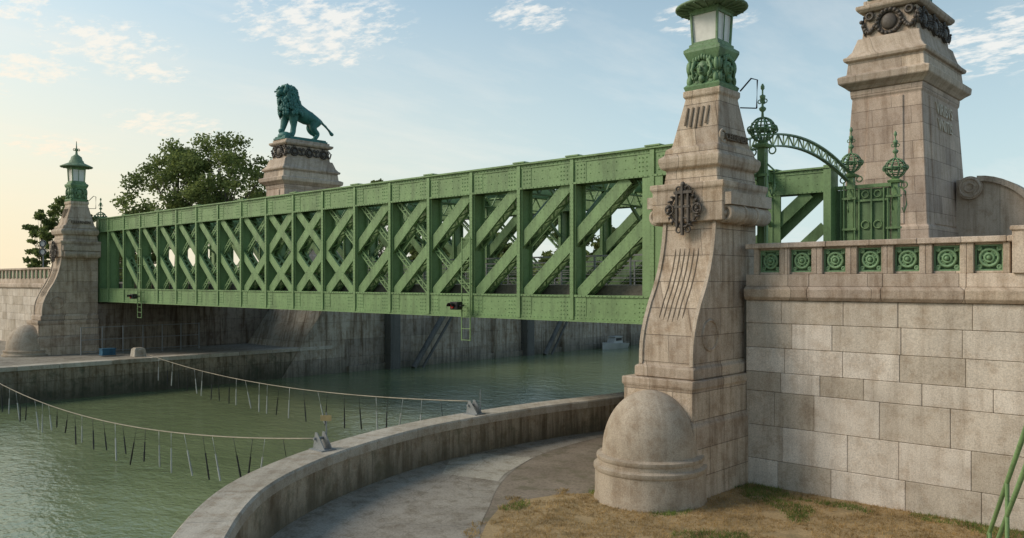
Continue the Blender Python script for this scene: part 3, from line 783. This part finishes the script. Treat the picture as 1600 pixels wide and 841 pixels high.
# ------------------------------------------------------------------ big lion towers
def tower(X0c,Yc,label):
    TO=(X0c,Yc,5.9);e=empty('lion_tower',TO,label,'tower','granite towers flanking the bridge')
    def r(z,hx,hy):return (z,X0c-hx,X0c+hx,Yc-hy,Yc+hy)
    m=MB();m.frust([r(4.5,2.35,3.75),r(6.6,2.35,3.75),r(6.7,2.2,3.55),r(7.6,2.15,3.5),r(7.65,1.98,3.3),r(8.4,1.93,3.2),r(8.45,1.84,3.1),r(14.3,1.5,2.72),r(14.4,1.55,2.78),r(14.7,1.58,2.8)])
    mk(m,'tower_shaft',M_tower,e,TO,bevel=.03)
    m=MB();m.frust([r(14.71,1.6,2.85),r(14.85,1.75,3.0),r(15.0,1.95,3.25),r(15.3,1.98,3.28),r(15.36,1.85,3.15),r(15.42,1.68,2.95),r(16.0,1.62,2.88),r(16.02,1.76,3.05),r(16.18,1.8,3.1),r(16.25,1.68,2.95),r(16.5,1.5,2.75),r(16.9,1.38,2.6),r(17.1,1.34,2.5),r(17.13,1.2,2.3),r(18.3,1.12,2.2)])
    mk(m,'cornice',M_trim,e,TO,bevel=.03)
    m=MB();m.frust([r(18.31,1.3,2.4),r(18.45,1.42,2.55),r(18.6,1.42,2.55),r(18.65,1.15,2.3),r(18.85,1.15,2.3)]);mk(m,'tower_cap',M_trim,e,TO,bevel=.03)
    m=MB();m.frust([(8.5,X0c-.9,X0c+.9,Yc-3.14,Yc-2.9),(14.25,X0c-.75,X0c+.75,Yc-2.79,Yc-2.5)])
    mk(m,'pilaster_panel',M_tower,e,TO,bevel=.03)
    m=MB();m.frust([(8.5,X0c+1.6,X0c+1.88,Yc-2.1,Yc+2.1),(14.25,X0c+1.3,X0c+1.56,Yc-1.8,Yc+1.8)])
    mk(m,'pilaster_panel',M_tower,e,TO,bevel=.03)
    for txt,zz,xo in(('VIRIBVS',13.75,1.60),('VNITIS',13.05,1.64)):
        m=MB();Mt=Matrix.Translation((X0c+xo,Yc+.1,zz))@Matrix.Rotation(pi/2,4,'Z')@Matrix.Rotation(pi/2-.06,4,'X')
        add_text(m,txt,.74,.045,Mt);mk(m,'inscription',M_gold,e,TO)
    def cart(c,n,t,big):
        m=MB();c=Vector(c);n=Vector(n);t=Vector(t);k=1.15 if big else .8;U=Vector((0,0,1))
        m.torus(c,n,.44*k,.09*k,26,7)
        for k2 in range(18):
            a=2*pi*k2/18;m.sph(c+(t*math.cos(a)+U*math.sin(a))*.46*k+n*.08,.075*k,.075*k,.075*k,7,5)
        m.sph(c+n*.02,.30*k if abs(t.x)>.5 else .12,.30*k if abs(t.y)>.5 else .12,.32*k)
        for s_ in(-1,1):
            m.torus(c+t*s_*.74*k+U*.33*k,n,.13*k,.06*k,12,6)
            for j in range(8):
                q=j/7;m.sph(c+t*s_*(.55+.5*q)*k+U*(-.1-.32*math.sin(q*pi)+.25*q)*k+n*.04,.085*k,.085*k,.085*k,7,5)
            m.tube([c+t*s_*.95*k+U*.35*k,c+t*s_*1.0*k,c+t*s_*.92*k-U*.42*k],[.05*k,.08*k,.03*k],6)
        m.torus(c+U*.58*k,n,.13*k,.05*k,12,6)
        mk(m,'bronze_cartouche',M_brz,e,TO)
    cart((X0c,Yc-2.33,17.72),(0,-1,0),(1,0,0),True)
    for dy in(-1.55,0,1.55): cart((X0c+1.22,Yc+dy,17.72),(1,0,0),(0,1,0),False)
    lion(X0c,Yc,18.85)
def skin(points,edges,name,mat,parent,O,sub=2):
    me=bpy.data.meshes.new(name);me.from_pydata([(p[0],p[1],p[2]) for p in points],edges,[])
    ob=bpy.data.objects.new(name,me);COL.objects.link(ob)
    md=ob.modifiers.new('s','SKIN')
    for i,p in enumerate(points): me.skin_vertices[0].data[i].radius=(p[3],p[3] if len(p)<5 else p[4])
    me.skin_vertices[0].data[0].use_root=True
    sb=ob.modifiers.new('ss','SUBSURF');sb.levels=sub;sb.render_levels=sub
    dg=bpy.context.evaluated_depsgraph_get();dg.update()
    nm=bpy.data.meshes.new_from_object(ob.evaluated_get(dg));bpy.data.objects.remove(ob)
    nm.name=name
    for v in nm.vertices:
        n=mn.noise(v.co*2.2+Vector((5,5,5)));v.co+=v.normal*n*.05
    nm.materials.clear();nm.materials.append(mat)
    for p in nm.polygons:p.use_smooth=True
    o=bpy.data.objects.new(name,nm);COL.objects.link(o);o.parent=parent;return o
def lion(x,y,z):
    LO=(x,y,z);e=empty('lion_statue',LO,'green bronze lion standing alert on the granite tower','statue','bronze lions on the towers')
    m=MB();m.frust([(0,-.95,.95,-2.35,2.2),(.16,-.95,.95,-2.35,2.2),(.2,-.85,.85,-2.25,2.1),(.3,-.85,.85,-2.25,2.1)])
    m.sph((.0,-1.75,.35),.75,.6,.42,12,8)
    mk(m,'plinth',M_lion,e,(0,0,0))
    Q=[(0,1.15,2.45,.68),
       (0,.4,2.45,.70),
       (0,-.4,2.65,.90),
       (0,-1.05,2.95,1.0),
       (0,-1.4,3.65,.82),
       (0,-1.65,4.35,.62),
       (0,-2.2,4.28,.36),
       (0,-2.5,4.16,.25),
       (.45,-1.15,2.15,.46),(.45,-1.1,1.3,.30),(.45,-1.2,.65,.24),(.45,-1.3,.45,.30),(.45,-1.6,.42,.26),
       (-.45,-1.35,2.2,.46),(-.45,-1.6,1.5,.30),(-.45,-1.72,.98,.24),(-.45,-1.8,.85,.30),(-.45,-2.1,.82,.24),
       (.45,1.2,1.85,.58),(.5,.85,1.3,.38),(.5,1.45,.9,.22),(.5,1.3,.5,.21),(.5,.95,.42,.26),
       (-.45,1.35,1.85,.58),(-.5,1.25,1.3,.38),(-.5,1.85,.9,.22),(-.5,1.75,.5,.21),(-.5,1.4,.42,.26),
       (0,1.75,2.4,.19),(0,2.2,2.1,.13),(0,2.7,1.75,.12),(0,3.15,1.35,.12),(0,3.35,1.15,.22),(0,3.5,1.1,.1)]
    E=[(0,1),(1,2),(2,3),(3,4),(4,5),(5,6),(6,7),(3,8),(8,9),(9,10),(10,11),(11,12),(3,13),(13,14),(14,15),(15,16),(16,17),
       (0,18),(18,19),(19,20),(20,21),(21,22),(0,23),(23,24),(24,25),(25,26),(26,27),(0,28),(28,29),(29,30),(30,31),(31,32),(32,33)]
    skin(Q,E,'lion_body',M_lion,e,LO,2)
    mm=MB();rnd=random.Random(3)
    for i in range(330):
        t=rnd.random();cy=-1.1-.45*t;cz=2.55+1.95*t;R=1.06-.26*t
        a=rnd.uniform(0,2*pi)
        n=Vector((math.sin(a),-math.cos(a),0))
        up=.35*t
        c=Vector((0,cy,cz))+Vector((n.x*R*.95,n.y*R*.85,up))
        if c.y<-1.95 and c.z>3.85 and abs(c.x)<.5: continue
        d=Vector((n.x*.2,n.y*.15,-.6+rnd.uniform(-.15,.1)))
        mm.tube([c-n*.12+Vector((0,0,.1)),c+d*.35+n*.08,c+d*.85-n*.02],[.13,.15,.03],6)
    for s_ in(-1,1): mm.sph((s_*.42,-1.75,4.92),.15,.1,.18,8,6)
    for i in range(40):
        a=i/40*2*pi;f=1+.12*(i%3)
        mm.tube([(math.sin(a)*.5,-1.9,4.35+math.cos(a)*.55),(math.sin(a)*.72*f,-1.7,4.3+math.cos(a)*.68),(math.sin(a)*.85*f,-1.3,4.1+math.cos(a)*.6)],[.12,.17,.05],6)
    mk(mm,'mane',M_lion,e,(0,0,0))
    mm=MB()
    for s_ in(-1,1): mm.sph((s_*.24,-2.25,4.48),.07);mm.tube([(s_*.08,-2.4,4.62),(s_*.36,-2.15,4.6)],.06,5)
    mm.sph((0,-2.74,4.24),.13,.08,.09);mm.sph((0,-2.45,3.9),.2,.22,.1)
    mk(mm,'face_detail',M_lion,e,(0,0,0))
tower(-13.05,41.3,'massive granite bridge tower with gilt inscription and bronze cartouches')
tower(-66.6,43.1,'distant granite tower carrying a green bronze lion')
# scroll wall by the tower
m=MB()
x0,z0=-11.2,5.9;pts=[]
for i in range(15):
    a=pi/2*i/14;pts.append((x0+.9+3.0*math.sin(a),z0+1.0+3.8*math.cos(a)))
poly=[(x0,z0),(x0,z0+4.8)]+pts+[(x0+3.9,z0)]
n=len(poly)
m.add([(x,42.4,z) for x,z in poly]+[(x,43.4,z) for x,z in poly],[tuple(range(n-1,-1,-1)),tuple(range(n,2*n))]+[(i,(i+1)%n,n+(i+1)%n,n+i) for i in range(n)])
m.cyl((x0+.62,42.15,z0+4.4),(x0+.62,43.5,z0+4.4),.52,.52,28);m.torus((x0+.62,42.15,z0+4.4),(0,1,0),.42,.06,26,6);m.torus((x0+.62,42.13,z0+4.4),(0,1,0),.2,.05,20,6)
for i in range(14): 
    a,b=pts[i],pts[i+1];m.beam((a[0],42.9,a[1]),(b[0],42.9,b[1]),.25,1.4,(0,1,0))
thing(mk(m,'scroll_wall',M_trim,None,(x0+2.5,42.8,z0)),'curved granite scroll wall beside the big tower','wall')

# ------------------------------------------------------------------ quay fittings
def barrier(p0,p1,sag,n,label):
    p0=Vector(p0);p1=Vector(p1)
    e=empty('barrier_rope',p0,label,'rope barrier','rope barriers across the canal')
    m=MB();pts=[]
    def R(t): 
        q=p0.lerp(p1,t);q.z-=4*sag*t*(1-t);return q
    for i in range(41):pts.append(R(i/40))
    m.tube(pts,.02,5);mk(m,'rope',M_rope,e,p0)
    rnd=random.Random(int(sag*100))
    for i in range(n):
        t=.045+.94*i/n+rnd.uniform(-.008,.008);q=R(t);ln=max(.5,min(1.45,q.z-WZ-rnd.uniform(.0,.5)))
        tilt=rnd.uniform(-.25,.25);ty=rnd.uniform(-.12,.12)
        b=q+Vector((tilt*ln,ty*ln,-ln));c=q.lerp(b,.4);f=q.lerp(b,.7)
        m=MB();m.tube([q,c],.010,4);m.cyl(c,f,.026,.026,6);m.cyl(f,b,.034,.028,6);mk(m,'hanging_rod',M_black if rnd.random()<.5 else M_rod,e,p0)
barrier((-19.8,13.3,1.62),(-54.7,14.0,.95),1.05,30,'sagging pale rope with hanging rods above green water')
barrier((-21.05,20.5,1.78),(-54.7,23.9,1.15),.62,26,'second sagging rope with thin hanging rods near bridge')
def bracket(x,y,lab,plate):
    BO_=(x,y,1.35);e=empty('rope_bracket',BO_,lab,'bracket','steel rope brackets on the parapet')
    m=MB();m.box(x-.3,x+.3,y-.25,y+.25,1.352,1.38)
    for s_ in(-.12,.12): m.add([(x+.28,y+s_-.012,1.38),(x-.28,y+s_-.012,1.38),(x-.18,y+s_-.012,1.82),(x-.08,y+s_-.012,1.82),(x+.28,y+s_+.012,1.38),(x-.28,y+s_+.012,1.38),(x-.18,y+s_+.012,1.82),(x-.08,y+s_+.012,1.82)],[(0,1,2,3),(7,6,5,4),(0,4,5,1),(1,5,6,2),(2,6,7,3),(3,7,4,0)])
    m.cyl((x-.15,y-.2,1.65),(x-.15,y+.2,1.65),.04,.04,10)
    mk(m,'base_frame',M_steel,e,BO_)
    if plate:
        m=MB();m.cyl((x-.05,y+.15,1.38),(x-.05,y+.15,2.35),.018,.018,6);mk(m,'sign_post',M_steel,e,BO_)
        m=MB();m.beam((x-.16,y+.03,2.2),(x+.06,y+.24,2.2),.16,.015,(.68,-.73,0));mk(m,'sign_plate',M_sign,e,BO_)
    else:
        m=MB();m.cyl((x+.1,y+.2,1.38),(x+.1,y+.2,2.2),.015,.015,6);mk(m,'marker_post',M_steel,e,BO_)
bracket(-19.5,13.3,'grey steel rope bracket with small yellow plate on parapet',True)
bracket(-20.85,20.5,'grey steel rope bracket on the curved parapet',False)
m=MB();m.frust([(1.0,-56.4,-55.7,23.3,24.1),(1.5,-56.35,-55.75,23.35,24.05),(1.6,-56.25,-55.85,23.45,23.95)]);m.torus((-55.7,23.7,1.35),(1,0,0),.12,.03,12,5)
thing(mk(m,'mooring_block',M_cap,None,(-56,23.7,1),bevel=.03),'pale concrete anchor block on the quay edge','anchor block')
a,b=-58.6,22.7
m=MB();m.box(a-.3,a+.3,b-.45,b+.45,1.0,1.08);m.box(a-.28,a+.28,b-.43,b+.43,1.09,1.4)
for k in range(5): m.box(a+.28,a+.31,b-.4+k*.18,b-.36+k*.18,1.1,1.38)
m.box(a-.32,a+.32,b-.47,b+.47,1.4,1.46)
thing(mk(m,'storage_crate',M_blue,None,(a,b,1),bevel=.01),'blue ribbed plastic crate on the quay','crate')
m=MB()
for y in np.arange(21.5,30,1.4): m.box(-60.03,-59.97,y-.03,y+.03,.95,2.9)
for z in(1.2,2.0,2.85): m.box(-60.02,-59.98,21.5,29.9,z-.02,z+.02)
thing(mk(m,'quay_fence',M_steel,None,(-60,25.7,1)),'thin grey metal fence on the far quay','fence')
# boat
BX,BY=-52.9,73.0
e=empty('motor_boat',(BX,BY,WZ),'small white motor boat moored at the lock wall','boat')
m=MB();secs=[]
for i in range(9):
    t=i/8;y=BY-2.0+4.*t;w=.7*(1-max(0,(.35-t)/.35)**2*1.0) ;secs.append((y,w,.5+.22*(1-t)))
vs=[];fs=[]
for y,w,h in secs: vs+=[(BX-w,y,WZ+h),(BX-w*.6,y,WZ-.1),(BX+w*.6,y,WZ-.1),(BX+w,y,WZ+h)]
for i in range(8):
    for k in range(4): fs.append((i*4+k,i*4+(k+1)%4,i*4+4+(k+1)%4,i*4+4+k))
fs.append((3,2,1,0));fs.append((32,33,34,35));m.add(vs,fs);mk(m,'hull',M_white,e,(BX,BY,WZ))
m=MB();m.frust([(WZ+.6,BX-.5,BX+.5,BY-.6,BY+1.),(WZ+1.25,BX-.42,BX+.42,BY-.25,BY+.9)]);m.box(BX-.5,BX+.5,BY-.4,BY+1.05,WZ+1.25,WZ+1.31);mk(m,'cabin',M_white,e,(BX,BY,WZ))
m=MB();m.box(BX+.48,BX+.51,BY-.2,BY+.8,WZ+.85,WZ+1.15);mk(m,'window',M_black,e,(BX,BY,WZ))

# stair railing near right
RO=(-2.8,13,GZ)
e=empty('stair_railing',RO,'green tubular handrail rising beside the dry grass','railing')
m=MB()
a=Vector((-1.95,10.5,4.83));b=Vector((-3.39,14.6,2.05))
for off in (0,.45):
    m.tube([a-Vector((0,0,off)),b-Vector((0,0,off)),b-Vector((.03,-.12,off+.2))],.032,8)
    m.tube([a+Vector((.38,.1,-off-.1)),b+Vector((.42,.15,-off-.1))],.032,8)
mk(m,'handrail',M_green,e,RO)
m=MB()
for t in(.1,.55,.97):
    p=a.lerp(b,t);m.cyl(p,(p.x,p.y,GZ),.028,.028,8);p=p+Vector((.40,.13,-.1));m.cyl(p,(p.x,p.y,GZ),.028,.028,8)
mk(m,'railing_post',M_green,e,RO)

def rsign(x,y,col,n,lab):
    z=5.85;SO=(x,y,z);e=empty('traffic_sign',SO,lab,'sign','traffic signs on the road')
    m=MB();m.cyl((x,y,z),(x,y,z+3.9),.05,.05,8);mk(m,'sign_post',M_steel,e,SO)
    d=Vector((.6,-.8,0))
    for k in range(n):
        m=MB();c=Vector((x,y,z+3.6-k*.75))+d*.06;m.cyl(c,c+d*.03,.34,.34,20);di=mk(m,'sign_disc',M_white,e,SO)
        m=MB();m.torus(c+d*.04,d,.28,.05,18,5);mk(m,'sign_border',col,di,SO)
rsign(-83,26.5,M_black,2,'two pale round traffic signs on one grey pole')
rsign(-78,27.6,M_blue,1,'round blue bordered traffic sign on a pole')

# ------------------------------------------------------------------ trees
def leaves(m,blobs,n,size,rnd):
    vols=[b[3]**2 for b in blobs];tot=sum(vols)
    for (cx_,cy_,cz_,r_),v in zip(blobs,vols):
        k=int(n*v/tot)
        for _ in range(k):
            d=Vector((rnd.gauss(0,1),rnd.gauss(0,1),rnd.gauss(0,1))).normalized()*r_*(rnd.random()**.5)*rnd.uniform(.8,1.35)
            d.z*=.7
            p=Vector((cx_,cy_,cz_))+d
            a=Vector((rnd.gauss(0,1),rnd.gauss(0,1),rnd.gauss(0,1))).normalized();b=a.orthogonal().normalized()
            a=a*size*rnd.uniform(.5,1.2);b=b*size*rnd.uniform(.35,.8)
            m.add([p-a,p-b*.9,p+a,p+b],[(0,1,2,3)])
def tree(x,y,z,h,w,n,label,seed,size=.3,cb=.28,nb=26,mat=None,br=(.06,.115)):
    rnd=random.Random(seed);TO=(x,y,z)
    e=empty('broadleaf_tree',TO,label,'tree','trees behind the canal')
    blobs=[]
    for i in range(nb):
        while True:
            u=Vector((rnd.uniform(-1,1),rnd.uniform(-1,1),rnd.uniform(-1,1)))
            if u.length<1: break
        u=u.normalized()*u.length**.4
        cz_=z+h*(cb+(1-cb)*.5)+u.z*h*(1-cb)*.44
        tap=1-.35*max(0,u.z)
        blobs.append((x+u.x*w*.43*tap,y+u.y*w*.43*tap,cz_,w*rnd.uniform(*br)))
    t=MB();top=Vector((x+rnd.uniform(-.5,.5),y,z+h*.62))
    t.tube([(x,y,z),(x+.2,y,z+h*.2),(x,y+.2,z+h*.42),top],[w*.03,w*.024,w*.016,w*.008],8)
    for b in blobs[:40]:
        s0=Vector((x,y,z+h*rnd.uniform(.22,.5)));e1=Vector(b[:3]);md=s0.lerp(e1,.5)+Vector((0,0,-h*.03))
        t.tube([s0,md,e1],[w*.010,w*.006,w*.002],5)
    mk(t,'trunk',M_bark,e,TO)
    m=MB();leaves(m,blobs,n,size,rnd);mk(m,'crown',mat or M_leaf,e,TO)
tree(-108.5,51.0,5.8,19.0,16,12000,'large green oak with airy open crown behind far bank',11,.25,.2,nb=70)
tree(-103.5,55,5.8,20.5,17,13000,'broad green oak with gaps in its crown',12,.25,.2,nb=72)
tree(-107,44.5,5.8,9.5,8,5500,'smaller round tree beside the big oaks',13,.24,.1,nb=44)
tree(-95,59.5,5.8,12,9,4000,'mid sized leafy tree behind the lion tower',19,.25,.15,nb=36)
tree(-116.5,40.2,5.8,12.2,7.5,6500,'leafy green tree behind the far pylon',14,.24,.05,nb=56)
tree(-119,37.8,5.8,10,5.5,4000,'slender green tree behind the far pylon',15,.24,.05,nb=44)
tree(-98,37.5,5.8,4.5,7,2500,'low bushy tree near the far abutment',16,.25,.1)
tree(-121,95,5.0,20.5,7,4500,'slim treetop rising just above the bridge girder',17,.3,.4,nb=30)
rnd=random.Random(5)
m=MB();blobs=[]
for i in range(210):
    t=rnd.random();x=-175+230*t;y=150+rnd.uniform(-12,25)+20*math.sin(t*9)
    hh=rnd.uniform(5,12);blobs.append((x,y,4.5+rnd.uniform(0,1)*hh*.75,rnd.uniform(2.2,4.6)))
for i in range(110):
    t=rnd.random();x=-190+rnd.uniform(-15,15);y=-60+210*t;blobs.append((x,y,3+rnd.uniform(0,5.5),rnd.uniform(2.,3.6)))
leaves(m,blobs,44000,1.0,rnd)
o=mk(m,'distant_wood',M_leaf2);o['kind']='stuff';thing(o,'distant belt of green woodland beyond the canal','wood')
for i,(x,y,h,w_) in enumerate(((-64,80,8.5,9),(-62,88,9.5,10),(-60.5,98,9,10),(-68,70,7,8),(-72,64,6.5,8),(-84,66,8,10),(-90,58,6,9))):
    tree(x,y,4.6,h,w_,4500,'yellowish green bushy tree seen through the truss',31+i,.3,.02,nb=40,mat=M_leaf2)
tree(6,66,5.9,5.5,8,2500,'dark shrub behind the scroll wall',25,.3,.05)

# ------------------------------------------------------------------ world & sun
sd=Vector((-.90,-.42,0)).normalized();EL=math.radians(20)
rot=math.atan2(sd.x,sd.y)
W=bpy.data.worlds.new('World');scene.world=W;W.use_nodes=True
nt=W.node_tree;nd=nt.nodes;lk=nt.links;bg=nd['Background']
sky=nd.new('ShaderNodeTexSky');sky.sky_type='NISHITA';sky.sun_disc=False;sky.sun_elevation=EL;sky.sun_rotation=rot;sky.air_density=1.0;sky.dust_density=1.3;sky.ozone_density=1.4
def N(t,**k):
    n=nd.new(t)
    for a,b in k.items(): setattr(n,a,b)
    return n
def MA(op,a,b=0.,clamp=False):
    n=N('ShaderNodeMath',operation=op);n.use_clamp=clamp
    for i,v in enumerate((a,b)):
        if isinstance(v,(int,float)):n.inputs[i].default_value=v
        else: lk.new(v,n.inputs[i])
    return n.outputs[0]
tc=N('ShaderNodeTexCoord');sp=N('ShaderNodeSeparateXYZ');lk.new(tc.outputs['Generated'],sp.inputs[0])
zc=MA('ADD',MA('MAXIMUM',sp.outputs[2],0.),.10)
cb=N('ShaderNodeCombineXYZ');lk.new(MA('DIVIDE',sp.outputs[0],zc),cb.inputs[0]);lk.new(MA('DIVIDE',sp.outputs[1],zc),cb.inputs[1])
def NO(sc,det,ro,off=(0,0,0),scl=(1,1,1)):
    mp=N('ShaderNodeMapping');mp.inputs['Location'].default_value=off;mp.inputs['Scale'].default_value=scl;lk.new(cb.outputs[0],mp.inputs[0])
    n=N('ShaderNodeTexNoise');n.inputs['Scale'].default_value=sc;n.inputs['Detail'].default_value=det;n.inputs['Roughness'].default_value=ro;lk.new(mp.outputs[0],n.inputs['Vector']);return n.outputs['Fac']
def RP(f,st):
    r=N('ShaderNodeValToRGB');e=r.color_ramp.elements
    while len(e)<len(st):e.new(.5)
    for i,(p,c) in enumerate(st): e[i].position=p;e[i].color=(*c,1) if isinstance(c,tuple) else (c,c,c,1)
    lk.new(f,r.inputs[0]);return r.outputs[0]
def MX(a,b,f,mode='MIX'):
    m=N('ShaderNodeMix',data_type='RGBA',blend_type=mode)
    for s_,v in((m.inputs[6],a),(m.inputs[7],b),(m.inputs[0],f)):
        if isinstance(v,tuple):s_.default_value=(*v,1)
        elif isinstance(v,(int,float)):s_.default_value=v
        else:lk.new(v,s_)
    return m.outputs[2]
mask=None
for px_,py_,r_ in((-2.04,1.38,.30),(-2.2,1.5,.2),(-2.6,1.0,.24),(-2.75,1.2,.16),(-2.95,.9,.2),(-1.56,1.76,.14),(-2.9,.55,.26),(-3.3,.75,.22),(-.62,2.8,.34),(-3.3,1.5,.25),(-3.9,1.3,.25),(-1.2,2.1,.16),(-2.45,.7,.16)):
    v=N('ShaderNodeVectorMath',operation='DISTANCE');lk.new(cb.outputs[0],v.inputs[0]);v.inputs[1].default_value=(px_,py_,0)
    f=MA('SUBTRACT',1.,MA('DIVIDE',v.outputs['Value'],r_),True)
    mask=f if mask is None else MA('MAXIMUM',mask,f)
fl=NO(12,6,.65,(0,0,0),(1,1.4,1))
fle=RP(MA('ADD',fl,MA('MULTIPLY',mask,.18)),[(.53,0.),(.70,1.)])
puff=MA('MULTIPLY',fle,RP(mask,[(0.,0.),(.25,1.)]))
wisp=RP(NO(1.3,7,.62,(7,2,0),(1.6,.6,1)),[(.48,0.),(.82,.5)])
cl=MA('MAXIMUM',puff,wisp)
S=.15
skyc=MX(sky.outputs[0],(S*1.0,S*1.12,S*1.06),1.,'MULTIPLY')
hz=RP(sp.outputs[2],[(.0,.9),(.14,.6),(.5,0.)])
col=MX(skyc,(.70,.84,.87),hz)
col=MX(col,(.98,.96,.91),MA('MULTIPLY',cl,.8))
dt=N('ShaderNodeVectorMath',operation='DOT_PRODUCT');lk.new(tc.outputs['Generated'],dt.inputs[0]);dt.inputs[1].default_value=(sd.x,sd.y,.05)
az=RP(dt.outputs['Value'],[(.15,0.),(.8,1.)]);el=RP(sp.outputs[2],[(.0,1.),(.34,0.)])
col=MX(col,(1.08,.84,.50),MA('MULTIPLY',MA('MULTIPLY',az,el),.8))
lk.new(col,bg.inputs[0]);bg.inputs[1].default_value=1.0
sun=bpy.data.lights.new('sun','SUN');sun.energy=2.2;sun.angle=math.radians(24);sun.color=(1.,.89,.75)
so=bpy.data.objects.new('sun',sun);COL.objects.link(so)
dv=Vector((-.66*math.cos(math.radians(36)),-.75*math.cos(math.radians(36)),math.sin(math.radians(36))))
so.rotation_euler=dv.to_track_quat('Z','Y').to_euler()

cam=bpy.data.cameras.new('camera');co=bpy.data.objects.new('camera',cam);COL.objects.link(co)
co.location=(0,0,6);co.rotation_euler=(pi/2,0,math.atan2(.681,.733));cam.lens=29.25;cam.sensor_width=36;cam.shift_y=.0122;cam.clip_end=6000;cam.clip_start=.1
scene.camera=co
scene.view_settings.view_transform='Standard';scene.view_settings.look='None';scene.view_settings.exposure=0
